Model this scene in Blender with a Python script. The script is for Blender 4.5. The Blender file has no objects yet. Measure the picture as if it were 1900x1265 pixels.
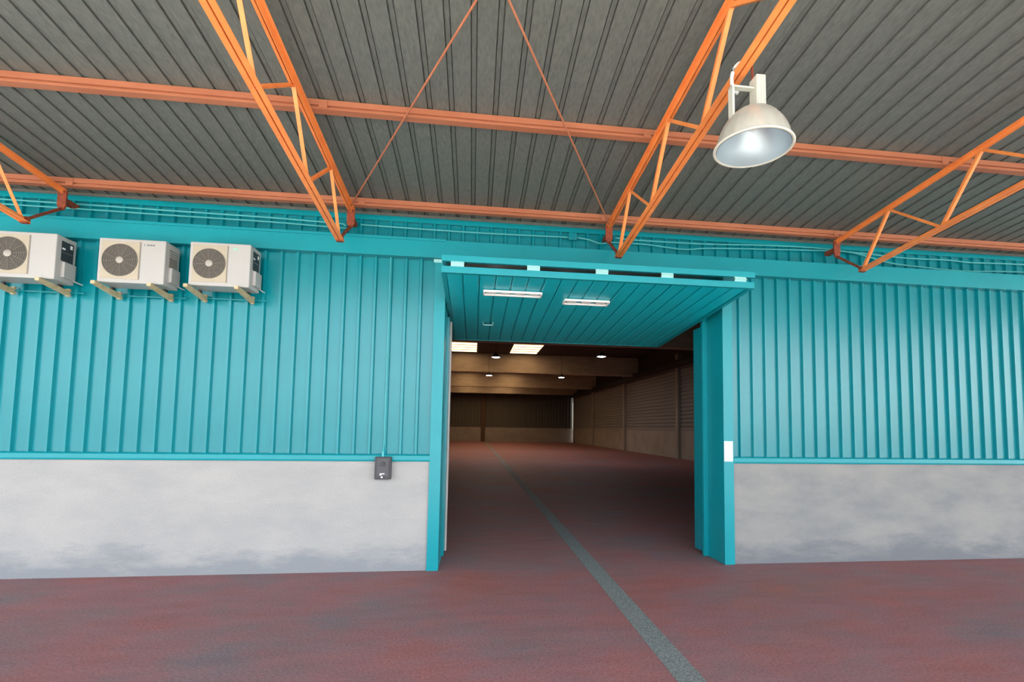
import bpy, bmesh, math, random
from mathutils import Vector, Matrix
random.seed(7)
scene = bpy.context.scene
COL = scene.collection

# ------------------------------------------------------------ camera
FW, FH = 1900.0, 1265.0
cam_d = bpy.data.cameras.new('camera'); cam = bpy.data.objects.new('camera', cam_d); COL.objects.link(cam)
F_PX, PX, PY = 937.97, 997.67, 727.95
cam_d.sensor_fit = 'HORIZONTAL'; cam_d.sensor_width = 36.0
cam_d.lens = F_PX / FW * 36.0
cam_d.shift_x = (FW / 2 - PX) / FW
cam_d.shift_y = (PY - FH / 2) / FW
cam_d.clip_start = 0.05; cam_d.clip_end = 500
_r = Vector((0.9918416, -0.1266668, 0.0143415)); _u = Vector((-0.0230664, -0.0676851, 0.9974401)); _f = Vector((0.1253718, 0.9896334, 0.0700547))
cam.matrix_world = Matrix(((_r.x, _u.x, -_f.x, 0), (_r.y, _u.y, -_f.y, -6.853), (_r.z, _u.z, -_f.z, 1.87), (0, 0, 0, 1)))
scene.camera = cam

# ------------------------------------------------------------ sky, sun, exposure
scene.view_settings.view_transform = 'Standard'
scene.view_settings.look = 'None'
scene.view_settings.gamma = 1.0
scene.view_settings.use_curve_mapping = False
scene.view_settings.exposure = 0.6
world = bpy.data.worlds.new('sky_world'); scene.world = world; world.use_nodes = True
wn = world.node_tree; wn.nodes.clear()
sky = wn.nodes.new('ShaderNodeTexSky'); sky.sky_type = 'NISHITA'; sky.sun_disc = False
SUN_EL, SUN_AZ = math.radians(52), math.radians(136)      # azimuth measured from +y towards +x: behind the camera, to its right
sky.sun_elevation = SUN_EL; sky.sun_rotation = SUN_AZ
sky.air_density = 1.0; sky.dust_density = 0.7; sky.ozone_density = 1.0
bg = wn.nodes.new('ShaderNodeBackground'); bg.inputs['Strength'].default_value = 0.56
wo = wn.nodes.new('ShaderNodeOutputWorld')
hz = wn.nodes.new('ShaderNodeHueSaturation'); hz.inputs['Saturation'].default_value = 0.35      # thin haze over the whole sky
wn.links.new(sky.outputs[0], hz.inputs['Color']); wn.links.new(hz.outputs[0], bg.inputs[0]); wn.links.new(bg.outputs[0], wo.inputs[0])
sun_d = bpy.data.lights.new('sun', 'SUN'); sun_d.energy = 17.0; sun_d.angle = math.radians(0.6); sun_d.color = (1.0, 0.95, 0.88)
sun = bpy.data.objects.new('sun', sun_d); COL.objects.link(sun)
sd = Vector((math.sin(SUN_AZ) * math.cos(SUN_EL), math.cos(SUN_AZ) * math.cos(SUN_EL), math.sin(SUN_EL)))
sun.rotation_euler = sd.to_track_quat('Z', 'Y').to_euler(); sun.location = sd * 30

# ------------------------------------------------------------ helpers
def lin(c):
    return tuple(((v / 255) / 12.92 if v / 255 <= 0.04045 else ((v / 255 + 0.055) / 1.055) ** 2.4) for v in c)

def mat(name, rgb, rough=0.5, metal=0.0, var=0.0, scale=(4, 4, 4), bump=0.0, bscale=60.0, spec=0.5, rgb2=None, detail=6.0, rvar=0.0):
    """Principled paint with a procedural blotch (rgb -> rgb2) and a fine relief."""
    m = bpy.data.materials.new(name); m.use_nodes = True
    t = m.node_tree; b = t.nodes['Principled BSDF']
    b.inputs['Roughness'].default_value = rough; b.inputs['Metallic'].default_value = metal
    b.inputs['Specular IOR Level'].default_value = spec
    c1 = lin(rgb); b.inputs['Base Color'].default_value = (*c1, 1)
    if var or rgb2 or bump:
        tc = t.nodes.new('ShaderNodeTexCoord')
    if var or rgb2:
        c2 = lin(rgb2) if rgb2 else tuple(v * (1 - var) for v in c1)
        mp = t.nodes.new('ShaderNodeMapping'); mp.inputs['Scale'].default_value = scale
        nz = t.nodes.new('ShaderNodeTexNoise'); nz.inputs['Scale'].default_value = 1.0; nz.inputs['Detail'].default_value = detail; nz.inputs['Roughness'].default_value = 0.62
        rp = t.nodes.new('ShaderNodeValToRGB')
        rp.color_ramp.elements[0].position = 0.33; rp.color_ramp.elements[1].position = 0.67
        rp.color_ramp.elements[0].color = (*c2, 1); rp.color_ramp.elements[1].color = (*c1, 1)
        t.links.new(tc.outputs['Object'], mp.inputs[0]); t.links.new(mp.outputs[0], nz.inputs[0])
        t.links.new(nz.outputs['Fac'], rp.inputs[0]); t.links.new(rp.outputs[0], b.inputs['Base Color'])
        if rvar:
            mr = t.nodes.new('ShaderNodeMapRange'); mr.inputs['To Min'].default_value = rough - rvar; mr.inputs['To Max'].default_value = rough + rvar
            t.links.new(nz.outputs['Fac'], mr.inputs[0]); t.links.new(mr.outputs[0], b.inputs['Roughness'])
    if bump:
        nb = t.nodes.new('ShaderNodeTexNoise'); nb.inputs['Scale'].default_value = bscale; nb.inputs['Detail'].default_value = 4
        bp = t.nodes.new('ShaderNodeBump'); bp.inputs['Strength'].default_value = bump; bp.inputs['Distance'].default_value = 0.01
        t.links.new(tc.outputs['Object'], nb.inputs[0]); t.links.new(nb.outputs['Fac'], bp.inputs['Height']); t.links.new(bp.outputs[0], b.inputs['Normal'])
    return m

def emit(name, rgb, strength):
    m = bpy.data.materials.new(name); m.use_nodes = True
    b = m.node_tree.nodes['Principled BSDF']
    b.inputs['Base Color'].default_value = (*lin(rgb), 1)
    b.inputs['Emission Color'].default_value = (*lin(rgb), 1); b.inputs['Emission Strength'].default_value = strength
    return m

M = {}
M['teal'] = mat('teal_paint', (6, 134, 147), 0.22, var=0.10, scale=(1.2, 1.2, 1.2), bump=0.02, bscale=8, spec=.44)
M['teal_trim'] = mat('teal_trim_paint', (10, 144, 156), 0.30, var=0.08, scale=(2, 2, 2), spec=.36)
M['teal_bounce'] = mat('teal_paint_bounce_lit', (14, 188, 204), 0.32, var=0.08, scale=(2, 2, 2))  # lighter teal for the leaf underside, ground bounce put into the colour
M['galv'] = mat('galvanised_roof_sheet', (112, 116, 110), 0.55, metal=0.1, rgb2=(93, 97, 93), scale=(40, 12, 40), detail=10, bump=0.05, bscale=220)
M['orange'] = mat('orange_primer', (244, 150, 80), 0.45, rgb2=(230, 132, 68), scale=(5, 5, 5), bump=0.04, bscale=40)
M['orange_purlin'] = mat('dull_orange_primer', (184, 116, 84), 0.55, rgb2=(170, 102, 72), scale=(1.2, 8, 8))
M['rust'] = mat('rusty_orange_bracket', (150, 66, 34), 0.65, rgb2=(104, 46, 28), scale=(14, 14, 14))
M['concrete'] = None
M['black'] = mat('black_plastic', (48, 50, 55), 0.5)
M['white'] = mat('white_enamel', (174, 173, 170), 0.35, var=0.05, scale=(3, 3, 3))
M['beige'] = mat('beige_grille_panel', (176, 166, 146), 0.5, var=0.08, scale=(8, 8, 8))
M['fan'] = mat('dark_fan_interior', (78, 74, 68), 0.6)
M['wire'] = mat('grey_wire', (128, 122, 112), 0.45)
M['hub'] = mat('fan_hub_grey', (165, 160, 152), 0.4)
M['arm'] = mat('weathered_cream_bracket', (196, 184, 148), 0.55, rgb2=(168, 150, 112), scale=(12, 12, 12))
M['alu'] = mat('spun_aluminium', (214, 212, 200), 0.36, metal=0.5, var=0.12, scale=(20, 20, 3))
M['alu_in'] = mat('polished_reflector_lining', (176, 190, 198), 0.42, metal=0.6)
M['gear'] = mat('grey_gear_box', (196, 196, 184), 0.5, var=0.05)
M['cable'] = mat('white_cable_sheath', (205, 210, 205), 0.5)
M['cable_teal'] = mat('teal_painted_cable', (70, 175, 180), 0.45)
M['steel'] = mat('zinc_hinge', (150, 205, 203), 0.4, metal=0.2)
M['paper'] = mat('white_paper_notice', (238, 240, 238), 0.7)
M['print_red'] = mat('faded_red_print', (220, 168, 160), 0.7)
M['print_grey'] = mat('grey_print', (110, 112, 112), 0.6)
M['print_green'] = mat('pale_green_print', (150, 196, 176), 0.6)
M['beam'] = mat('grey_concrete_beam', (186, 174, 154), 0.8, rgb2=(166, 154, 136), scale=(1, 1, 3))
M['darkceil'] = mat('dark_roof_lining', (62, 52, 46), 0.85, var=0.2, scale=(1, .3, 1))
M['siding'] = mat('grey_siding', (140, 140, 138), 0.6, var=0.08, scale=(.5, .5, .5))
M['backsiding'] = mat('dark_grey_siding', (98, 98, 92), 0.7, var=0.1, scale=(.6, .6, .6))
M['beige_conc'] = mat('beige_concrete_panel', (168, 162, 152), 0.8, rgb2=(150, 144, 136), scale=(.8, .8, .8))
M['rail'] = mat('dark_steel_rail', (34, 30, 28), 0.6)
M['skylight'] = emit('daylit_skylight_sheet', (255, 208, 156), 2.3)
M['lampglow'] = emit('lit_lamp_face', (246, 246, 255), 90.0)
M['yard'] = mat('pale_concrete_yard', (212, 209, 201), 0.85, var=0.1, scale=(.4, .4, .4))
M['strip'] = mat('grey_aggregate_strip', (156, 160, 158), 0.75, rgb2=(80, 86, 86), scale=(70, 70, 70), detail=3, bump=0.3, bscale=90)
M['dark'] = mat('dark_gap', (20, 22, 26), 0.8)

def concrete_mat(name, c_hi, c_lo, c_stain):
    m = bpy.data.materials.new(name); m.use_nodes = True
    t = m.node_tree; b = t.nodes['Principled BSDF']; b.inputs['Roughness'].default_value = 0.8; b.inputs['Specular IOR Level'].default_value = 0.3
    tc = t.nodes.new('ShaderNodeTexCoord')
    def noise(scale, sc, det=8, rough=.6):
        mp = t.nodes.new('ShaderNodeMapping'); mp.inputs['Scale'].default_value = sc
        n = t.nodes.new('ShaderNodeTexNoise'); n.inputs['Scale'].default_value = scale; n.inputs['Detail'].default_value = det; n.inputs['Roughness'].default_value = rough
        t.links.new(tc.outputs['Object'], mp.inputs[0]); t.links.new(mp.outputs[0], n.inputs[0]); return n
    n1 = noise(1.0, (1.1, 1, 2.6)); n2 = noise(1.0, (1.3, 1, 4.5), 10, .7); n3 = noise(1.0, (60, 60, 60), 3)
    rp = t.nodes.new('ShaderNodeValToRGB'); rp.color_ramp.elements[0].position = .36; rp.color_ramp.elements[1].position = .64
    rp.color_ramp.elements[0].color = (*lin(c_lo), 1); rp.color_ramp.elements[1].color = (*lin(c_hi), 1)
    t.links.new(n1.outputs['Fac'], rp.inputs[0])
    # wandering water stain along the foot of the panel (its upper edge follows a noise)
    sp = t.nodes.new('ShaderNodeSeparateXYZ'); t.links.new(tc.outputs['Object'], sp.inputs[0])
    ma = t.nodes.new('ShaderNodeMath'); ma.operation = 'MULTIPLY_ADD'; ma.inputs[1].default_value = -.95; ma.inputs[2].default_value = .24
    t.links.new(sp.outputs['Z'], ma.inputs[0])
    ad = t.nodes.new('ShaderNodeMath'); ad.operation = 'ADD'; t.links.new(ma.outputs[0], ad.inputs[0]); t.links.new(n2.outputs['Fac'], ad.inputs[1])
    rs = t.nodes.new('ShaderNodeValToRGB'); rs.color_ramp.elements[0].position = .42; rs.color_ramp.elements[1].position = .66
    rs.color_ramp.elements[0].color = (0, 0, 0, 1); rs.color_ramp.elements[1].color = (.85, .85, .85, 1)
    t.links.new(ad.outputs[0], rs.inputs[0])
    mx = t.nodes.new('ShaderNodeMix'); mx.data_type = 'RGBA'; mx.inputs['B'].default_value = (*lin(c_stain), 1)
    t.links.new(rs.outputs[0], mx.inputs['Factor']); t.links.new(rp.outputs[0], mx.inputs['A'])
    mg = t.nodes.new('ShaderNodeMix'); mg.data_type = 'RGBA'; mg.blend_type = 'MULTIPLY'; mg.inputs['Factor'].default_value = .28
    t.links.new(mx.outputs['Result'], mg.inputs['A']); t.links.new(n3.outputs['Fac'], mg.inputs['B'])
    t.links.new(mg.outputs['Result'], b.inputs['Base Color'])
    bp = t.nodes.new('ShaderNodeBump'); bp.inputs['Strength'].default_value = .12; bp.inputs['Distance'].default_value = .01
    t.links.new(n3.outputs['Fac'], bp.inputs['Height']); t.links.new(bp.outputs[0], b.inputs['Normal'])
    return m
M['concrete'] = concrete_mat('pale_concrete', (178, 177, 175), (166, 167, 167), (138, 144, 150))
M['concrete_r'] = concrete_mat('grey_concrete_dimmed', (156, 155, 152), (136, 138, 140), (116, 120, 127))  # greyer concrete, its colour also darkened for the dimmer right side

def floor_mat():
    m = bpy.data.materials.new('red_hardened_concrete'); m.use_nodes = True
    t = m.node_tree; b = t.nodes['Principled BSDF']; b.inputs['Specular IOR Level'].default_value = .15
    tc = t.nodes.new('ShaderNodeTexCoord')
    def noise(sc, det, rough=.6):
        mp = t.nodes.new('ShaderNodeMapping'); mp.inputs['Scale'].default_value = sc; mp.inputs['Rotation'].default_value = (0, 0, .25)
        n = t.nodes.new('ShaderNodeTexNoise'); n.inputs['Scale'].default_value = 1; n.inputs['Detail'].default_value = det; n.inputs['Roughness'].default_value = rough
        t.links.new(tc.outputs['Object'], mp.inputs[0]); t.links.new(mp.outputs[0], n.inputs[0]); return n
    n1 = noise((.55, .8, 1), 9, .68); n2 = noise((.35, .55, 1), 6); n3 = noise((45, 45, 1), 4, .7); n4 = noise((1.5, 5, 1), 6)
    r1 = t.nodes.new('ShaderNodeValToRGB'); e = r1.color_ramp.elements
    e[0].position = .34; e[0].color = (*lin((128, 113, 116)), 1); e[1].position = .66; e[1].color = (*lin((162, 102, 98)), 1)
    k = e.new(.5); k.color = (*lin((150, 108, 109)), 1)
    t.links.new(n1.outputs['Fac'], r1.inputs[0])
    r2 = t.nodes.new('ShaderNodeValToRGB'); e = r2.color_ramp.elements
    e[0].position = .55; e[0].color = (0, 0, 0, 1); e[1].position = .75; e[1].color = (.6, .6, .6, 1)
    t.links.new(n2.outputs['Fac'], r2.inputs[0])
    m1 = t.nodes.new('ShaderNodeMix'); m1.data_type = 'RGBA'; m1.inputs['B'].default_value = (*lin((164, 98, 80)), 1)
    t.links.new(r2.outputs[0], m1.inputs['Factor']); t.links.new(r1.outputs[0], m1.inputs['A'])
    m2 = t.nodes.new('ShaderNodeMix'); m2.data_type = 'RGBA'; m2.blend_type = 'OVERLAY'; m2.inputs['Factor'].default_value = .75
    t.links.new(m1.outputs['Result'], m2.inputs['A']); t.links.new(n3.outputs['Fac'], m2.inputs['B'])
    m3 = t.nodes.new('ShaderNodeMix'); m3.data_type = 'RGBA'; m3.blend_type = 'OVERLAY'; m3.inputs['Factor'].default_value = .22
    t.links.new(m2.outputs['Result'], m3.inputs['A']); t.links.new(n4.outputs['Fac'], m3.inputs['B'])
    t.links.new(m3.outputs['Result'], b.inputs['Base Color'])
    mr = t.nodes.new('ShaderNodeMapRange'); mr.inputs['To Min'].default_value = .52; mr.inputs['To Max'].default_value = .75
    t.links.new(n1.outputs['Fac'], mr.inputs[0]); t.links.new(mr.outputs[0], b.inputs['Roughness'])
    bp = t.nodes.new('ShaderNodeBump'); bp.inputs['Strength'].default_value = .1; bp.inputs['Distance'].default_value = .005
    t.links.new(n3.outputs['Fac'], bp.inputs['Height']); t.links.new(bp.outputs[0], b.inputs['Normal'])
    return m
M['floor'] = floor_mat()

class MB:
    """collects simple shapes; build() links them as one mesh object"""
    def __init__(s): s.v = []; s.f = []
    def add(s, vs, fs):
        n = len(s.v); s.v += [tuple(v) for v in vs]; s.f += [tuple(i + n for i in f) for f in fs]; return s
    def box(s, x0, x1, y0, y1, z0, z1):
        return s.add([(x0, y0, z0), (x1, y0, z0), (x1, y1, z0), (x0, y1, z0), (x0, y0, z1), (x1, y0, z1), (x1, y1, z1), (x0, y1, z1)],
                     [(0, 3, 2, 1), (4, 5, 6, 7), (0, 1, 5, 4), (1, 2, 6, 5), (2, 3, 7, 6), (3, 0, 4, 7)])
    def sweep(s, prof, p0, p1, side, cap=True):
        """closed 2-D profile (a,b) carried from p0 to p1; a runs along 'side', b along axis x side"""
        p0, p1 = Vector(p0), Vector(p1); ax = (p1 - p0).normalized(); sd = Vector(side); sd = (sd - ax * sd.dot(ax)).normalized(); up = ax.cross(sd)
        n = len(prof); vs = [p + sd * a + up * b for p in (p0, p1) for a, b in prof]
        fs = [(i, (i + 1) % n, n + (i + 1) % n, n + i) for i in range(n)]
        if cap: fs += [tuple(reversed(range(n))), tuple(range(n, 2 * n))]
        return s.add(vs, fs)
    def bar(s, p0, p1, w, h, side=(1, 0, 0)):
        return s.sweep([(-w / 2, -h / 2), (w / 2, -h / 2), (w / 2, h / 2), (-w / 2, h / 2)], p0, p1, side)
    def tube(s, pts, r, n=8):
        pts = [Vector(p) for p in pts]; rings = []
        for i, p in enumerate(pts):
            d = (pts[min(i + 1, len(pts) - 1)] - pts[max(i - 1, 0)]).normalized()
            a = d.orthogonal() if abs(d.z) > .95 else d.cross(Vector((0, 0, 1)))
            a.normalize(); c = d.cross(a)
            rings.append([p + (a * math.cos(2 * math.pi * k / n) + c * math.sin(2 * math.pi * k / n)) * r for k in range(n)])
        vs = [v for q in rings for v in q]; m = len(rings)
        fs = [(i * n + k, i * n + (k + 1) % n, (i + 1) * n + (k + 1) % n, (i + 1) * n + k) for i in range(m - 1) for k in range(n)]
        fs += [tuple(range(n)), tuple(range((m - 1) * n, m * n))]
        return s.add(vs, fs)
    def lathe(s, prof, c, n=40, axis='z', close=False):
        """prof: list of (r, h); axis z (up) or y"""
        c = Vector(c); vs = []
        for r, h in prof:
            for k in range(n):
                a = 2 * math.pi * k / n
                vs.append(c + (Vector((r * math.cos(a), r * math.sin(a), h)) if axis == 'z' else Vector((r * math.cos(a), h, r * math.sin(a)))))
        m = len(prof); fs = []
        for i in range(m - 1 + (1 if close else 0)):
            for k in range(n):
                j = (i + 1) % m
                fs.append((i * n + k, i * n + (k + 1) % n, j * n + (k + 1) % n, j * n + k))
        return s.add(vs, fs)
    def build(s, name, m, parent=None, bevel=0, smooth=False, origin=None):
        me = bpy.data.meshes.new(name); o = Vector(origin) if origin else Vector((0, 0, 0))
        me.from_pydata([Vector(v) - o for v in s.v], [], s.f); me.update()
        bm = bmesh.new(); bm.from_mesh(me); bmesh.ops.recalc_face_normals(bm, faces=bm.faces)
        if bevel: bmesh.ops.bevel(bm, geom=list(bm.edges), offset=bevel, segments=2, profile=.6, affect='EDGES', clamp_overlap=True)
        bm.to_mesh(me); bm.free()
        me.materials.append(m)
        if smooth:
            for p in me.polygons: p.use_smooth = True
            me.set_sharp_from_angle(angle=math.radians(40))
        ob = bpy.data.objects.new(name, me); COL.objects.link(ob); ob.location = o
        if parent is not None:
            ob.parent = parent
            ob.location = o - Vector(world_loc(parent))
        return ob

def world_loc(o):
    l = Vector(o.location)
    while o.parent is not None:
        o = o.parent; l += Vector(o.location)
    return l

def empty(name, loc=(0, 0, 0)):
    o = bpy.data.objects.new(name, None); o.empty_display_size = .1; COL.objects.link(o); o.location = loc; return o
def tag(o, label, cat, group=None):
    o['label'] = label; o['category'] = cat
    if group: o['group'] = group
    return o
def struct(o, label=None):
    o['kind'] = 'structure'
    if label: o['label'] = label
    return o
def copy_obj(o, parent, loc):
    c = o.copy(); COL.objects.link(c); c.parent = parent; c.location = loc; return c

# ------------------------------------------------------------ floor, yard
DL, DR = -0.41, 3.54                 # clear door opening
fl = MB().box(-16, 16, -5.8, 60.2, -.12, 0).build('floor', M['floor']); struct(fl, 'red hardened concrete floor with grey mottling, inside and out'); fl['category'] = 'floor'
MB().box(1.555, 1.775, -5.8, 60, -.01, .003).build('drain_strip', M['strip'], fl)['label'] = 'straight grey aggregate strip let into the red floor'
ap = MB().box(-300, 300, -400, -17, -.14, -.01).build('ground_dark', mat('dark_far_ground', (62, 62, 64), .9, var=.2, scale=(.5, .5, .5))); struct(ap, 'unseen dark ground beyond the yard, added to darken low wall reflections'); ap['category'] = 'ground'  # out-of-view dark ground, added so the cladding mirrors something dark low down
yd = MB().box(-300, 300, -17, -5.8, -.14, 0).build('ground_yard', M['yard']); struct(yd, 'pale concrete yard beyond the canopy'); yd['category'] = 'ground'

for x0, x1, lab in ((-300, -16, 'pale concrete yard left of the building'), (16, 300, 'pale concrete yard right of the building')):
    o = MB().box(x0, x1, -5.8, 60.2, -.14, 0).build('ground_side', M['yard']); struct(o, lab); o['category'] = 'ground'

# ------------------------------------------------------------ facade walls
PITCH = 0.19915
def clad_profile(x0, x1, crests, cw=.030, sl=.012, y_crest=0.0, y_pan=.040):
    pts = [(x0, y_pan)]
    for c in crests:
        pts += [(c - cw / 2 - sl, y_pan), (c - cw / 2, y_crest), (c + cw / 2, y_crest), (c + cw / 2 + sl, y_pan)]
    pts.append((x1, y_pan)); return pts
def clad_sheet(name, x0, x1, crests, z0, z1, m, parent, dy=0, thick=.004, **kw):
    pts = clad_profile(x0, x1, crests, **kw); n = len(pts)
    vs = [(x, y + dy, z) for z in (z0, z1) for x, y in pts] + [(x, y + dy + thick, z) for z in (z0, z1) for x, y in pts]
    fs = [(i, i + 1, n + i + 1, n + i) for i in range(n - 1)] + [(2 * n + i, 3 * n + i, 3 * n + i + 1, 2 * n + i + 1) for i in range(n - 1)]
    fs += [(0, n, 3 * n, 2 * n), (n - 1, 3 * n - 1, 4 * n - 1, 2 * n - 1)]
    return MB().add(vs, fs).build(name, m, parent, origin=(x0, dy, z0))

wl = struct(empty('wall_left', (-4.8, .15, 0)), 'facade left of the door, teal ribbed cladding over a pale concrete plinth'); wl['category'] = 'wall'
wr = struct(empty('wall_right', (8.2, .15, 0)), 'facade right of the door, teal ribbed cladding over a grey concrete plinth'); wr['category'] = 'wall'
ZF0, ZF1 = 1.42, 1.50
MB().box(-12.5, -.545, 0.0, .28, 0, ZF0 + .02).build('concrete_plinth', M['concrete'], wl)
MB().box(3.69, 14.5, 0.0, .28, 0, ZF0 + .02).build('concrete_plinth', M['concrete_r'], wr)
MB().box(-12.5, -.545, .06, .28, ZF0 + .02, 4.2).build('backing', M['dark'], wl)
MB().box(3.69, 14.5, .06, .28, ZF0 + .02, 4.2).build('backing', M['dark'], wr)
cl = [-5.5026 - .022 + PITCH * i for i in range(-20, 25)]           # crest centres, left facade
for s in range(0, len(cl), 5):
    g = cl[s:s + 5]
    x1 = g[-1] + PITCH / 2 if s + 5 < len(cl) else -.545
    clad_sheet('cladding_sheet', g[0] - PITCH / 2, x1, g, ZF1 - .03, 4.2, M['teal'], wl)
cr = [3.8048 + .022 + PITCH * i for i in range(0, 45)]
for s in range(0, len(cr), 5):
    g = cr[s:s + 5]
    x0 = g[0] - PITCH / 2 if s else 3.69
    clad_sheet('cladding_sheet', x0, g[-1] + PITCH / 2, g, ZF1 - .03, 4.2, M['teal'], wr)
# flashing over the plinth
def flashing(x0, x1, parent):
    pr = [(-.030, ZF0), (-.024, ZF0 - .012), (.05, ZF0 - .012), (.05, ZF1), (-.004, ZF1), (-.034, ZF1 - .018), (-.034, ZF0 + .008)]
    vs = [(x, y, z) for x in (x0, x1) for y, z in pr]; n = len(pr)
    fs = [(i, (i + 1) % n, n + (i + 1) % n, n + i) for i in range(n)] + [tuple(range(n)), tuple(range(2 * n - 1, n - 1, -1))]
    MB().add(vs, fs).build('flashing', M['teal_trim'], parent)
flashing(-12.5, -.555, wl); flashing(3.685, 14.5, wr)

# header beam
hd = MB().box(-12.5, 14.5, -.085, .20, 4.13, 4.375)
hd.box(-12.5, -.42, -.100, -.085, 4.352, 4.385)
hd = hd.build('trim_1', M['teal_trim']); struct(hd, 'long smooth teal header beam above the cladding'); hd['category'] = 'beam'
# recessed upper wall strip behind the header
wu = struct(empty('wall_upper', (1, .25, 4.3)), 'recessed strip of teal ribbed cladding between header and roof'); wu['category'] = 'wall'
for k in range(27):
    x0 = -12.5 + k
    clad_sheet('cladding_sheet', x0, x0 + 1, [x0 + .1 + .2 * i for i in range(5)], 4.2, 4.77, M['teal'], wu, dy=.22, cw=.03)
MB().box(-12.5, 14.5, .205, .262, 4.715, 4.785).build('top_edging', M['teal_trim'], wu)
MB().box(-12.5, 14.5, .225, .262, 4.785, 4.835).build('closure_strip', M['galv'], wu)
# inner leaf of the facade, up to the hall roof
wf = struct(empty('wall_front', (1.5, .34, 0)), 'inner face of the facade seen from the hall'); wf['category'] = 'wall'
MB().box(-12, -.56, .285, .40, 0, 8).build('panel', M['beige_conc'], wf)
MB().box(3.69, 13.9, .285, .40, 0, 8).build('panel', M['beige_conc'], wf)
MB().box(-.56, 3.69, .285, .40, 4.16, 8).build('panel', M['beige_conc'], wf)

# ------------------------------------------------------------ door jambs and guides
jl = struct(empty('trim_2', (-.48, .2, 0)), 'left door jamb of the teal overhead door'); jl['category'] = 'door frame'
MB().box(-.56, DL, -.03, .47, 0, 4.13).build('post', M['teal_trim'], jl, bevel=.004)
MB().box(-.45, -.405, .47, .53, 0, 3.9).build('guide_channel', M['teal_trim'], jl)
MB().box(-.42, -.372, .55, .80, .04, 3.47).build('side_cover', M['teal'], jl)
MB().box(-.395, -.350, .84, .90, .05, 3.46).build('edge_strip', M['white'], jl)['label'] = 'white strip along the inner door guide'
MB().box(-.575, -.425, -.04, -.03, 4.08, 4.125).build('cap_plate', M['steel'], jl)['label'] = 'pale plate at the head of the jamb'
jr = struct(empty('trim_3', (3.6, .2, 0)), 'right door jamb of the teal overhead door with a white notice on it'); jr['category'] = 'door frame'
MB().box(DR, 3.69, -.03, .47, 0, 4.13).build('post', M['teal_trim'], jr, bevel=.004)
MB().box(3.47, 3.56, .47, .53, 0, 3.9).build('guide_channel', M['teal_trim'], jr)
MB().box(3.475, 3.53, .56, .80, .05, 3.47).build('side_cover', M['teal'], jr)
nt = tag(empty('notice', (3.607, -.034, 1.577)), 'small white paper notice fixed to the right door jamb', 'notice')
MB().box(3.543, 3.672, -.036, -.031, 1.435, 1.72).build('sheet', M['paper'], nt)
for k, (w, m) in enumerate(((.06, 'print_red'), (.08, 'print_red'), (.05, 'print_red'), (.07, 'print_red'))):
    MB().box(3.607 - w / 2, 3.607 + w / 2, -.0368, -.036, 1.60 + .02 * k, 1.607 + .02 * k).build('printed_line', M[m], nt)

# ------------------------------------------------------------ overhead folding door, open
dr = struct(empty('door_1', (1.5, 0, 3.6)), 'open overhead folding door, two teal leaves stacked flat under the header'); dr['category'] = 'door'
FY, BY, LX0, LX1 = -1.10, 2.15, -.400, 3.412
sl = (3.400 - 3.630) / (BY - FY)
zl = lambda y: 3.630 + sl * (y - FY)                     # underside of the lower leaf
def slab(x0, x1, y0, y1, z0, z1, sl_, yref):
    zz = lambda z, y: z + sl_ * (y - yref)
    vs = [(x, y, zz(z, y)) for z in (z0, z1) for x, y in ((x0, y0), (x1, y0), (x1, y1), (x0, y1))]
    return MB().add(vs, [(0, 3, 2, 1), (4, 5, 6, 7), (0, 1, 5, 4), (1, 2, 6, 5), (2, 3, 7, 6), (3, 0, 4, 7)])
lower = slab(LX0, LX1, FY + .05, BY, 3.648, 3.70, sl, FY).build('lower_leaf', M['teal'], dr)
slab(LX0, LX1, FY, FY + .05, 3.628, 3.705, sl, FY).build('front_rail', M['teal_trim'], lower, bevel=.004)
slab(LX0, LX1, BY - .05, BY, 3.634, 3.70, sl, FY).build('rear_rail', M['teal_trim'], lower, bevel=.004)
slab(LX0, LX0 + .05, FY + .05, BY - .05, 3.634, 3.70, sl, FY).build('side_rail', M['teal_trim'], lower)
slab(LX1 - .05, LX1, FY + .05, BY - .05, 3.634, 3.70, sl, FY).build('side_rail', M['teal_trim'], lower)
# ribbed boards on the underside
nb = 19; bw = (LX1 - LX0 - .10) / nb
for k in range(nb):
    x0 = LX0 + .05 + k * bw
    vs = []
    for y in (FY + .05, BY - .05):
        z = zl(y)
        vs += [(x0 + .003, y, z + .017), (x0 + .012, y, z + .009), (x0 + bw - .026, y, z + .009), (x0 + bw - .014, y, z + .017), (x0 + bw - .003, y, z + .017)]
    fs = [(i, i + 1, 6 + i, 5 + i) for i in range(4)] + [(0, 4, 9, 5)] + [(0, 1, 2, 3, 4), (9, 8, 7, 6, 5)]
    MB().add(vs, fs).build('board', M['teal_bounce'], lower)
upper = slab(LX0, LX1 + .01, FY + .05, .02, 3.772, 3.825, .13, FY).build('upper_leaf', M['teal'], dr)
slab(LX0, LX1 + .01, FY, FY + .05, 3.762, 3.835, 0, FY).build('front_rail', M['teal_trim'], upper, bevel=.004)
slab(LX0, LX1 + .01, .02, .06, 3.762, 3.835, .13, FY).build('rear_rail', M['teal_trim'], upper)
for x in (-.22, .66, 1.48, 2.29, 3.23):
    h = MB().box(x - .075, x + .075, FY + .004, FY + .020, 3.704, 3.768)
    h.tube([(x - .075, FY + .004, 3.736), (x + .075, FY + .004, 3.736)], .012)
    h.build('hinge', M['steel'], dr)
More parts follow.
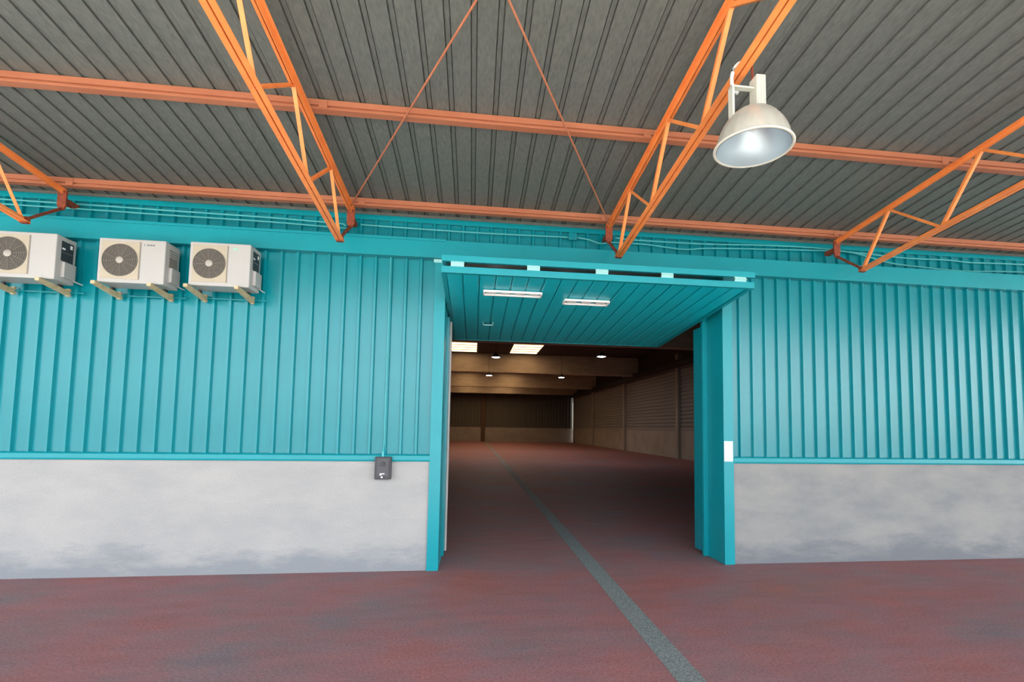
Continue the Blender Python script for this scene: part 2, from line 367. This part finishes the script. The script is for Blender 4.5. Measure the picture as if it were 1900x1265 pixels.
# two white slotted vents and a lock handle on the underside
def vent(x0, x1, y0, y1, n, wav):
    e = MB(); z = lambda y: zl(y) + .004
    e.bar((x0, y0, z(y0) - .016), (x1, y0, z(y0) - .016), .03, .026, (0, 1, 0)); e.bar((x0, y1, z(y1) - .016), (x1, y1, z(y1) - .016), .03, .026, (0, 1, 0))
    e.bar((x0, y0, z(y0) - .016), (x0, y1, z(y1) - .016), .02, .026); e.bar((x1, y0, z(y0) - .016), (x1, y1, z(y1) - .016), .02, .026)
    o = e.build('vent_grille', M['paper'], lower); o['label'] = 'white slotted vent in the door leaf'
    for k in range(n):
        x = x0 + (x1 - x0) * (k + .5) / n
        MB().bar((x, y0, z(y0) - .012), (x, y1, z(y1) - .012), (x1 - x0) / n * .62, .012).build('slat', M['paper'], o)
vent(.10, .83, -.56, -.43, 4, 1)
vent(1.17, 1.77, -.36, -.21, 3, 0)
hdl = MB(); hdl.tube([(.12, .93, zl(.93) + .005), (.12, .93, zl(.93) - .035), (.27, .93, zl(.93) - .035), (.27, .93, zl(.93) + .005)], .011)
hdl.build('pull_handle', M['steel'], lower, smooth=True)

# ------------------------------------------------------------ canopy roof
RS = -.10                                        # z falls by .10 per metre towards the wall
zroof = lambda y: 4.862 + RS * y
ce = struct(empty('ceiling', (0, -4, 5.3)), 'sloping canopy roof of bare galvanised ribbed sheets'); ce['category'] = 'roof'
RP = 0.2175; ry0, ry1 = .45, -8.7
def roof_sheet(x0):
    pts = [(0, 0)]
    for i in range(5):
        c = RP * (i + .5)
        pts += [(c - .029, 0), (c - .027, .030), (c - .021, .030), (c - .019, .013), (c + .019, .013), (c + .021, .030), (c + .027, .030), (c + .029, 0)]
    pts.append((RP * 5, 0)); n = len(pts)
    vs = [(x0 + a, y, zroof(y) + b + t) for t in (0, .006) for y in (ry0, ry1) for a, b in pts]
    fs = [(i, i + 1, n + i + 1, n + i) for i in range(n - 1)] + [(2 * n + i, 3 * n + i, 3 * n + i + 1, 2 * n + i + 1) for i in range(n - 1)]
    fs += [(i, 2 * n + i, 2 * n + i + 1, i + 1) for i in range(n - 1)] + [(n + i, n + i + 1, 3 * n + i + 1, 3 * n + i) for i in range(n - 1)]
    fs += [(0, n, 3 * n, 2 * n), (n - 1, 3 * n - 1, 4 * n - 1, 2 * n - 1)]
    return MB().add(vs, fs)
X_R0 = -.066 - RP * .5 - RP * 5 * 11
first = roof_sheet(X_R0).build('roof_sheet', M['galv'], ce, origin=(X_R0, 0, 4.8))
ry1 = -15.0                                      # unseen extra canopy depth right of the door, added to shade that side
deep = roof_sheet(X_R0 + RP * 5 * 17).build('roof_sheet', M['galv'], ce, origin=(X_R0 + RP * 5 * 17, 0, 4.8))
for k in range(10, 17): copy_obj(first, ce, first.location + Vector((RP * 5 * k, 0, 0)))
bpy.data.objects.remove(first); first = None
RP_L = 0.19; ry1 = -8.7; xb = X_R0 + RP * 5 * 10        # narrower ribs left of the second bay
def narrow_sheet(x0):
    global RP
    keep = RP; RP = RP_L; o = roof_sheet(x0); RP = keep; return o
nar = narrow_sheet(xb - RP_L * 5).build('roof_sheet', M['galv'], ce, origin=(xb - RP_L * 5, 0, 4.8))
for k in range(1, 12): copy_obj(nar, ce, nar.location - Vector((RP_L * 5 * k, 0, 0)))
for k in range(18, 28): copy_obj(deep, ce, deep.location + Vector((RP * 5 * (k - 17), 0, 0)))

# purlins: rolled sections laid across the trusses
TX = (-5.165, -1.685, 1.860, 5.400)
PUR = [(-.085, 'orange steel purlin right above the teal wall strip'), (-1.845, 'orange steel purlin crossing midway over the trusses'), (-3.86, 'orange steel purlin farthest out from the teal wall')]
for y, lab in PUR:
    zb = 4.76 - .1 * y
    t = tag(empty('roof_purlin', (0, y, zb)), lab, 'beam', 'canopy purlins')
    w, h, tf, tw = .085, .10, .010, .008
    pr = [(-w / 2, 0), (w / 2, 0), (w / 2, tf), (tw / 2, tf), (tw / 2, h - tf), (w / 2, h - tf), (w / 2, h), (-w / 2, h), (-w / 2, h - tf), (-w / 2, h * .42), (-w / 2 + .024, h * .42), (-w / 2 + .024, tf + .008), (-w / 2, tf + .008)]
    vs = [(x, y + a, zb + b) for x in (-12, 14) for a, b in pr]; n = len(pr)
    fs = [(i, (i + 1) % n, n + (i + 1) % n, n + i) for i in range(n)] + [tuple(reversed(range(n))), tuple(range(n, 2 * n))]
    MB().add(vs, fs).build('beam', M['orange_purlin'], t)
    for x in TX:
        xx = x + (.16 if x < 0 else -.10)
        MB().box(xx - .04, xx + .04, y - w / 2 - .008, y - w / 2, zb + .004, zb + h - .006).build('cleat', M['orange_purlin'], t)

# trusses
TOPZ = lambda y: 4.715 - .1 * y
BOTZ = lambda y: 4.125 - .1 * y
Lang = lambda w, t, s: [(0, 0), (s * w, 0), (s * w, t), (s * t, t), (s * t, w), (0, w)]
tops = [0.0, -.98, -2.22, -3.46, -4.70, -5.94, -7.18, -8.42]
bots = [-.50, -1.72, -2.96, -4.20, -5.44, -6.68, -7.92]
tlabels = ['orange lattice truss above the leftmost air conditioner', 'orange lattice truss above the teal cladding left of the open door', 'orange lattice truss carrying the bell lamp over the doorway', 'orange lattice truss over the right facade, clear of the door']
def truss(x, lab):
    t = tag(empty('roof_truss', (x, 0, 4.5)), lab, 'truss', 'canopy trusses')
    def chord(name, y0, y1, zf, up):
        m = MB()
        for s in (-1, 1):
            # two angles back to back with a gap
            g = .006 * s
            pr = [(g, 0), (g + s * .045, 0), (g + s * .045, .007 * up), (g + s * .007, .007 * up), (g + s * .007, .05 * up), (g, .05 * up)]
            vs = [(x + a, y, zf(y) + b) for y in (y0, y1) for a, b in pr]; n = 6
            fs = [(i, (i + 1) % n, n + (i + 1) % n, n + i) for i in range(n)] + [tuple(reversed(range(n))), tuple(range(n, 2 * n))]
            m.add(vs, fs)
        m.build(name, M['orange'], t)
    chord('top_chord', .0, -8.6, lambda y: TOPZ(y) + .042, -1)
    chord('bottom_chord', -.47, -8.5, lambda y: BOTZ(y) - .03, 1)
    def web(y0, z0, y1, z1, w=.036):
        m = MB(); pr = [(-w / 2, -w / 2), (w / 2, -w / 2), (w / 2, -w / 2 + .006), (-w / 2 + .006, -w / 2 + .006), (-w / 2 + .006, w / 2), (-w / 2, w / 2)]
        m.sweep(pr, (x, y0, z0), (x, y1, z1), (1, 0, 0)); m.build('web_bar', M['orange'], t)
    for i in range(len(bots)):
        web(bots[i], BOTZ(bots[i]) - .01, tops[i + 1] if i + 1 < len(tops) else -9.3, TOPZ(tops[i + 1] if i + 1 < len(tops) else -9.3) + .01)
        if i + 1 < len(bots): web(tops[i + 1], TOPZ(tops[i + 1]) + .01, bots[i + 1], BOTZ(bots[i + 1]) - .01, .032)
    # end bearing: gusset under the top chord, link down to the bottom chord, seat back to the wall
    g = MB(); g.add([(x - .05, -.012, 4.75), (x + .05, -.012, 4.75), (x + .05, -.012, 4.56), (x + .02, -.012, 4.50), (x - .02, -.012, 4.50), (x - .05, -.012, 4.56),
                     (x - .05, .012, 4.75), (x + .05, .012, 4.75), (x + .05, .012, 4.56), (x + .02, .012, 4.50), (x - .02, .012, 4.50), (x - .05, .012, 4.56)],
                    [(0, 1, 2, 3, 4, 5), (11, 10, 9, 8, 7, 6)] + [(i, (i + 1) % 6, 6 + (i + 1) % 6, 6 + i) for i in range(6)])
    g.build('gusset', M['rust'], t)
    MB().bar((x, 0, 4.52), (x, -.49, BOTZ(-.5)), .028, .028).build('link_bar', M['rust'], t)
    MB().box(x - .035, x + .035, .012, .225, 4.60, 4.66).build('wall_seat', M['rust'], t)
    MB().box(x - .04, x + .04, -.515, -.465, BOTZ(-.5) - .045, BOTZ(-.5) + .03).build('end_plate', M['rust'], t)
    return t
for x, lab in zip(TX, tlabels): truss(x, lab)
# crossing tie rods in the roof plane
for (x0, y0), (x1, y1), lab in (((-1.66, -.12), (1.86, -6.93), 'thin orange tie rod starting at the truss left of the door'), ((1.83, -.12), (-1.685, -6.93), 'thin orange tie rod starting at the truss with the bell lamp')):
    dz = .012 if x0 < 0 else -.012
    r = MB(); r.tube([(x0, y0, TOPZ(y0) + .015 + dz), (x1, y1, TOPZ(y1) + .015 + dz)], .0095, 8)
    tag(r.build('tie_rod', M['orange_purlin'], smooth=True), lab, 'tie rod', 'roof tie rods')

# ------------------------------------------------------------ bell lamp
LX, LY, LZ = 1.905, -3.65, 3.85
lp = tag(empty('bell_lamp', (LX, LY, LZ)), 'unlit aluminium bell lamp hanging from the orange truss', 'lamp')
prof = [(.250, 0), (.247, .035), (.238, .075), (.224, .115), (.204, .155), (.178, .195), (.146, .230), (.110, .258), (.075, .272), (.04, .278), (0.001, .279)]
sh = MB(); n = 72
vs = []
for r, h in prof:
    for k in range(n):
        a = 2 * math.pi * k / n; fl_ = 1 - .012 * (k % 4 in (0, 1)) * (0 if h < .03 else 1)
        vs.append((LX + r * fl_ * math.cos(a), LY + r * fl_ * math.sin(a), LZ + h))
fs = [(i * n + k, i * n + (k + 1) % n, (i + 1) * n + (k + 1) % n, (i + 1) * n + k) for i in range(len(prof) - 1) for k in range(n)]
shade = sh.add(vs, fs).build('reflector', M['alu'], lp, smooth=True)
ins = MB().lathe([(r - .006, h - .004) for r, h in prof[:-1]] + [(.0005, .270)], (LX, LY, LZ), 64).build('lining', M['alu_in'], shade, smooth=True)
MB().lathe([(.245 + .012 + .011 * math.cos(a), .008 * math.sin(a)) for a in [2 * math.pi * k / 12 for k in range(12)]], (LX, LY, LZ), 72, close=True).build('rim', M['gear'], shade, smooth=True)
MB().lathe([(.001, .13), (.03, .135), (.045, .16), (.045, .20), (.028, .235), (.028, .272)], (LX, LY, LZ), 24).build('bulb', mat('frosted_bulb', (225, 228, 230), .25), lp, smooth=True)
MB().box(LX + .005, LX + .075, LY - .05, LY + .05, LZ + .262, LZ + .515).build('gear_housing', M['gear'], lp, bevel=.008)
for k in range(3):
    MB().box(LX + .014 + .022 * k, LX + .020 + .022 * k, LY - .055, LY - .048, LZ + .285, LZ + .50).build('cooling_fin', M['gear'], lp)
MB().box(LX - .165, LX - .150, LY - .03, LY + .03, LZ + .18, LZ + .43).build('side_bracket', M['gear'], lp)
MB().box(LX - .165, LX + .01, LY - .02, LY + .02, LZ + .425, LZ + .437).build('bracket_arm', M['gear'], lp)
MB().box(LX + .02, LX + .03, LY + .03, LY + .045, LZ + .505, LZ + .635).build('hanger', M['rust'], lp)
cb = []
for k in range(13):
    a = math.radians(-70 + 170 * k / 12)
    cb.append((LX - .055 - .055 * math.cos(a), LY + .05 + .03 * math.cos(a), LZ + .545 + .115 * math.sin(a)))
MB().tube(cb, .013, 8).build('supply_cable', M['cable'], lp, smooth=True)

# ------------------------------------------------------------ air conditioners
def ac_unit(x0, x1, z0, z1, lab, logo, plate_dark):
    YF, YB = -.40, -.10
    t = tag(empty('air_conditioner', ((x0 + x1) / 2, (YF + YB) / 2, z0)), lab, 'air conditioner', 'outdoor air conditioning units on the wall')
    W, Hh = x1 - x0, z1 - z0
    case = MB().box(x0, x1, YF, YB, z0, z1).build('case', M['white'], t, bevel=.014)
    gx0, gx1, gz0, gz1 = x0 + .035, x0 + W * .615, z0 + .045, z1 - .035
    MB().box(gx0, gx1, YF - .006, YF + .01, gz0, gz1).build('grille_panel', M['beige'], t, bevel=.004)
    MB().box(gx1 + .004, gx1 + .012, YF - .003, YF + .005, gz0, gz1).build('panel_seam', M['wire'], t)
    cx, cz = (gx0 + gx1) / 2 - .002, (gz0 + gz1) / 2; R_ = min((gx1 - gx0), (gz1 - gz0)) / 2 * .95
    fan = MB().lathe([(.0005, -.009), (R_, -.009), (R_, .004)], (cx, YF, cz), 48, 'y').build('fan_opening', M['fan'], t)
    g = MB()
    for j in range(1, 9):
        rr = R_ * j / 8.2; g.lathe([(rr + .0022, -.014), (rr, -.0165), (rr - .0022, -.014), (rr, -.0115)], (cx, YF, cz), 40, 'y', close=True)
    for j in range(12):
        a = math.pi * 2 * j / 12 + .1
        g.bar((cx + .04 * math.cos(a), YF - .013, cz + .04 * math.sin(a)), (cx + R_ * math.cos(a), YF - .013, cz + R_ * math.sin(a)), .0035, .0035, (0, 1, 0))
    g.build('wire_guard', M['wire'], fan)
    MB().lathe([(.0005, -.022), (.028, -.021), (.040, -.014), (.040, -.009)], (cx, YF, cz), 24, 'y').build('hub', M['hub'], fan, smooth=True)
    lx = x0 + W * .66
    if logo == 'dark':
        m = MB(); m.box(lx + .012, lx + .017, YF - .0015, YF + .002, z1 - .075, z1 - .052); m.box(lx + .012, lx + .026, YF - .0015, YF + .002, z1 - .075, z1 - .071)
        for k in range(7): m.box(lx + .042 + k * .0125, lx + .051 + k * .0125, YF - .0015, YF + .002, z1 - .073, z1 - (.058 if k % 3 else .052))
        m.build('maker_mark', M['print_grey'], t)
    elif logo == 'green':
        m = MB(); m.box(lx + .03, lx + .085, YF - .0015, YF + .002, z1 - .085, z1 - .055)
        m.build('maker_mark', M['print_green'], t)
    # service side: rating plate and valve cover
    if plate_dark:
        rp = MB().box(x1 - .004, x1 + .002, YF + .075, YB - .045, z0 + Hh * .46, z1 - .055).build('rating_plate', M['black'], t)
        MB().box(x1 + .001, x1 + .003, YB - .10, YB - .065, z1 - .12, z1 - .075).build('sticker', M['paper'], rp)
        MB().box(x1 + .001, x1 + .003, YF + .085, YF + .13, z1 - .155, z1 - .135).build('sticker', M['paper'], rp)
        MB().box(x1 + .001, x1 + .003, YF + .09, YB - .06, z1 - .19, z1 - .183).build('sticker', M['print_grey'], rp)
    else:
        rp = MB().box(x1 - .004, x1 + .002, YF + .085, YB - .05, z0 + Hh * .44, z1 - .075).build('rating_plate', M['wire'], t)
        for k in range(3): MB().box(x1 + .001, x1 + .004, YF + .095, YB - .06, z1 - .105 - .03 * k, z1 - .09 - .03 * k).build('louvre', M['white'], rp)
    MB().box(x1 - .01, x1 + .034, YF + .09, YB - .025, z0 + .05, z0 + Hh * .44).build('valve_cover', M['white'], t, bevel=.012)
    MB().tube([(x1 + .015, YB - .06, z0 + .06), (x1 + .028, YB - .02, z0 + .04), (x1 + .028, -.005, z0 + .04)], .007).build('pipe', M['cable'], t, smooth=True)
    MB().box(x0 + .02, x1 + .06, -.016, -.002, z0 - .075, z0 - .058).build('wall_rail', M['teal'], t)
    for ax in (x0 + .012, x0 + W * .84):
        m = MB(); w = .046
        vs = [(ax + a, y, z) for a in (-w / 2, w / 2) for y, z in ((-.475, z0 - .004), (-.475, z0 - .042), (-.02, z0 - .108), (-.02, z0 - .05))]
        m.add(vs, [(0, 1, 2, 3), (7, 6, 5, 4), (0, 4, 5, 1), (1, 5, 6, 2), (2, 6, 7, 3), (3, 7, 4, 0)])
        a_ = m.build('bracket_arm', M['arm'], t)
        MB().box(ax - .02, ax + .02, -.03, -.0, z0 - .115, z0 - .02).build('foot_plate', M['arm'], a_)
        MB().box(ax - .016, ax + .016, -.44, -.405, z0 - .012, z0 + .001).build('rubber_pad', M['black'], a_)
        MB().box(ax - .016, ax + .016, -.17, -.13, z0 - .036, z0 + .001).build('rubber_pad', M['black'], a_)
    return t
ac_unit(-5.62, -4.885, 3.520, 4.062, 'white air conditioner with a dark rating plate, farthest from the door', None, True)
ac_unit(-4.435, -3.708, 3.513, 4.046, 'white air conditioner between two others, dark lettering on its front', 'dark', False)
ac_unit(-3.437, -2.748, 3.525, 4.060, 'white air conditioner with a pale green mark, nearest the door', 'green', True)

# ------------------------------------------------------------ door control box, conduit, cables
bx = tag(empty('control_box', (-1.138, -.02, 1.18)), 'black door control box on the concrete plinth left of the door', 'control box')
MB().box(-1.240, -1.036, -.105, -.035, 1.182, 1.470).build('housing', M['black'], bx, bevel=.008)
MB().box(-1.215, -1.061, -.113, -.103, 1.215, 1.452).build('lid', mat('dark_grey_lid', (66, 66, 72), .5), bx, bevel=.006)
MB().box(-1.185, -1.085, -.118, -.112, 1.350, 1.362).build('groove', M['black'], bx)
kn = MB().lathe([(.0005, -.022), (.022, -.022), (.024, 0)], (-1.138, -.112, 1.385), 20, 'y').build('selector_knob', M['black'], bx, smooth=True)
for x, z, w, h in ((-1.160, 1.248, .024, .026), (-1.128, 1.256, .030, .012), (-1.146, 1.212, .020, .020)):
    MB().box(x - w / 2, x + w / 2, -.1145, -.1125, z - h / 2, z + h / 2).build('sticker', M['paper'], bx)
MB().tube([(-1.150, -.055, 1.465), (-1.150, -.055, 1.535)], .016).build('cable_gland', M['cable_teal'], bx, smooth=True)
MB().tube([(-1.150, -.055, 1.53), (-1.150, -.04, 1.56), (-1.150, -.008, 1.62), (-1.150, -.008, 2.6), (-1.150, -.008, 4.13)], .007, 6).build('conduit', M['cable_teal'], bx, smooth=True)

def cable(pts, lab, r=.011, m='cable_teal'):
    P = []
    for i in range(len(pts) - 1):                # smooth through the points
        p0, p1, p2, p3 = [Vector(pts[max(0, min(len(pts) - 1, i + d))]) for d in (-1, 0, 1, 2)]
        for k in range(6):
            t = k / 6
            P.append(.5 * ((2 * p1) + (p2 - p0) * t + (2 * p0 - 5 * p1 + 4 * p2 - p3) * t * t + (3 * p1 - p0 - 3 * p2 + p3) * t ** 3))
    P.append(Vector(pts[-1]))
    return tag(MB().tube(P, r, 6).build('electric_cable', M[m], smooth=True), lab, 'cable', 'cables along the upper wall strip')
cy = .195
cable([(-8, cy, 4.675), (-5.2, cy, 4.667), (-4.1, cy, 4.659), (-2.8, cy, 4.65), (-1.98, cy, 4.63), (-1.80, cy - .06, 4.60), (-1.78, cy - .12, 4.56)], 'upper straight cable on the wall strip above the air conditioners')
cable([(-8, cy, 4.612), (-5.2, cy, 4.606), (-4.1, cy, 4.597), (-2.8, cy, 4.59), (-1.95, cy, 4.57), (-1.78, cy - .05, 4.55)], 'lower straight cable on the wall strip above the air conditioners')
cable([(-1.60, cy, 4.632), (-.9, cy, 4.622), (.1, cy, 4.618), (.9, cy, 4.628), (1.30, cy, 4.634)], 'cable on the wall strip leading to the junction box')
cable([(1.44, cy, 4.64), (1.62, cy, 4.615), (1.78, cy - .03, 4.56), (1.99, cy, 4.60), (2.48, cy, 4.598), (3.06, cy, 4.56), (3.57, cy, 4.607), (5.3, cy, 4.675), (5.8, cy, 4.68), (6.72, cy, 4.640), (7.5, cy, 4.650), (7.9, cy, 4.633), (8.8, cy, 4.652), (11, cy, 4.65)], 'long cable sagging along the wall strip right of the junction box')
cable([(2.0, cy - .028, 4.66), (2.32, cy - .028, 4.645), (3.32, cy - .028, 4.650), (4.2, cy - .028, 4.685), (5.1, cy - .028, 4.700), (5.8, cy - .028, 4.66), (6.4, cy - .028, 4.54), (6.9, cy - .028, 4.503), (7.7, cy - .028, 4.476), (8.8, cy - .028, 4.515), (11, cy - .028, 4.52)], 'cable dropping to the header at the right end of the wall strip')
jb = tag(empty('junction_box', (1.37, .2, 4.59)), 'small teal junction box on the wall strip beside the lamp truss', 'junction box')
MB().box(1.315, 1.425, .165, .215, 4.595, 4.695).build('body', M['teal_trim'], jb, bevel=.008)
MB().lathe([(.0005, -.012), (.038, -.012), (.040, 0)], (1.37, .165, 4.645), 20, 'y').build('cover', M['teal'], jb, smooth=True)
for x in (1.30, 1.44): MB().tube([(x - .012, .195, 4.637), (x + .012, .195, 4.637)], .016).build('cable_gland', M['teal'], jb)
tb = tag(empty('metal_strip', (-.5, .1, 4.40)), 'thin teal metal strip lying loose on top of the header', 'metal strip')
MB().box(-.86, -.42, .04, .12, 4.375, 4.425).build('strip', M['teal_trim'], tb)

# ------------------------------------------------------------ hall interior
HX0, HX1, HY1, HZ = -12.0, 13.45, 60.0, 7.75
wb = struct(empty('wall_back', (0, HY1, 0)), 'far end wall of the hall, grey ribbed cladding over a low concrete panel'); wb['category'] = 'wall'
MB().box(HX0, HX1 + .4, HY1, HY1 + .2, 0, 1.87).build('concrete_plinth', M['beige_conc'], wb)
MB().box(HX0, HX1 + .4, HY1 + .12, HY1 + .3, 1.87, HZ).build('backing', M['dark'], wb)
k = 0; x = HX0
while x < HX1:
    x1 = min(x + 2.4, HX1)
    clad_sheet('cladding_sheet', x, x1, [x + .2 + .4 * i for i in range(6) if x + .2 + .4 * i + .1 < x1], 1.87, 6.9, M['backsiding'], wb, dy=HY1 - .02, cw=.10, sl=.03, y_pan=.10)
    x = x1
MB().box(1.05, 1.55, HY1 - .15, HY1, 0, 6.9).build('pillar', mat('brown_post', (92, 72, 54), .8), wb)
wi = struct(empty('wall_inner_right', (HX1, 30, 0)), 'right side wall of the hall, horizontal grey siding over beige concrete panels'); wi['category'] = 'wall'
PIL = (1.5, 13.2, 25.0, 36.9, 48.8, 59.6)
for a, b in zip(PIL[:-1], PIL[1:]):
    MB().box(HX1, HX1 + .2, a, b, 0, 1.80).build('concrete_panel', M['beige_conc'], wi)
    MB().box(HX1 - .03, HX1 + .2, a, b, 1.80, 1.88).build('flashing', M['siding'], wi)
    pz = []; z = 1.88
    while z < 6.0:
        pz += [(.0, z), (.0, z + .16), (.07, z + .18), (.07, z + .235)]; z += .25
    pz.append((.0, z)); n = len(pz)
    vs = [(HX1 + dx, y, zz) for y in (a, b) for dx, zz in pz] + [(HX1 + .2, a, 1.88), (HX1 + .2, a, z), (HX1 + .2, b, 1.88), (HX1 + .2, b, z)]
    fs = [(i, i + 1, n + i + 1, n + i) for i in range(n - 1)] + [(2 * n, 2 * n + 1, 2 * n + 3, 2 * n + 2)]
    MB().add(vs, fs).build('siding_panel', M['siding'], wi)
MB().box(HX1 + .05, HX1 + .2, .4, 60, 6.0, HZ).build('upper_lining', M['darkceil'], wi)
for y in PIL: MB().box(HX1 - .18, HX1 + .05, y - .22, y + .22, 0, 6.9).build('pillar', M['beige_conc'], wi)
wj = MB().box(HX0 - .2, HX0, .4, 60, 0, HZ).build('wall_inner_left', M['siding']); struct(wj, 'left side wall of the hall'); wj['category'] = 'wall'
ch = struct(empty('ceiling_hall', (0, 30, HZ)), 'dark hall roof between concrete beams with lit skylights'); ch['category'] = 'ceiling'
SKY = [(-1.75, .15), (2.75, 4.85), (7.6, 9.4)]
BAYS = [(19.3, 33.2), (33.8, 47.7), (48.3, 58.2)]
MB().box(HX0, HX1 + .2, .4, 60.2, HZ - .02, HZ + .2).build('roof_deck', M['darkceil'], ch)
for n_, by in enumerate((19.0, 33.5, 48.0, 58.5)):
    bm_ = struct(empty('trim_%d' % (4 + n_), (0, by, 6.24)), 'deep concrete beam spanning the hall under its dark roof'); bm_['category'] = 'beam'; bm_['group'] = 'concrete beams of the hall'
    MB().box(HX0, HX1, by - .22, by + .22, 6.42, HZ + .02).build('web', M['beam'], bm_)
    MB().box(HX0, HX1, by - .32, by + .32, 6.24, 6.42).build('flange', M['beam'], bm_)
for (a, b) in BAYS:
    for i, (x0, x1) in enumerate(SKY):
        if i == 2: continue
        s = MB().box(x0, x1, a + 6.5 if a < 20 else a + 3, b - .6, HZ - .032, HZ - .01).build('skylight_sheet', M['skylight'], ch)
        for q in range(6):
            yy = (a + 6.6) + q * 1.1
            if yy < b - .7: MB().box(x0, x1, yy, yy + .12, HZ - .06, HZ - .032).build('skylight_purlin', M['beam'], ch)
cr_ = MB(); cr_.box(12.85, 13.2, .4, 60, 5.95, 6.0); cr_.box(12.98, 13.07, .4, 60, 6.0, 6.30); cr_.box(12.85, 13.2, .4, 60, 6.30, 6.36)
tag(cr_.build('crane_rail', M['rail']), 'dark steel rail running along the right wall inside the hall', 'rail')
for x, y, lab in ((7.05, 20.6, 'lit round hall lamp nearer the right wall, in the first bay seen'), (1.22, 22.2, 'lit round hall lamp beside the skylights in the first bay seen'), (6.90, 32.7, 'lit round hall lamp nearer the right wall, under the front face of a beam'), (1.15, 32.7, 'lit round hall lamp below the skylights, under the front face of a beam')):
    t = tag(empty('hall_lamp', (x, y, 5.9)), lab, 'lamp', 'round lamps under the hall roof')
    MB().lathe([(.0005, 5.93), (.20, 5.93), (.20, 5.90), (.0005, 5.90)], (x, y, 0), 24).build('lit_face', M['lampglow'], t)
    MB().lathe([(.26, 5.90), (.24, 5.98), (.12, 6.06), (.10, 6.16), (.0005, 6.16)], (x, y, 0), 24).build('housing', M['rail'], t, smooth=True)
    MB().tube([(x, y, 6.16), (x, y, HZ - .06)], .012, 6).build('suspension_rod', M['rail'], t)
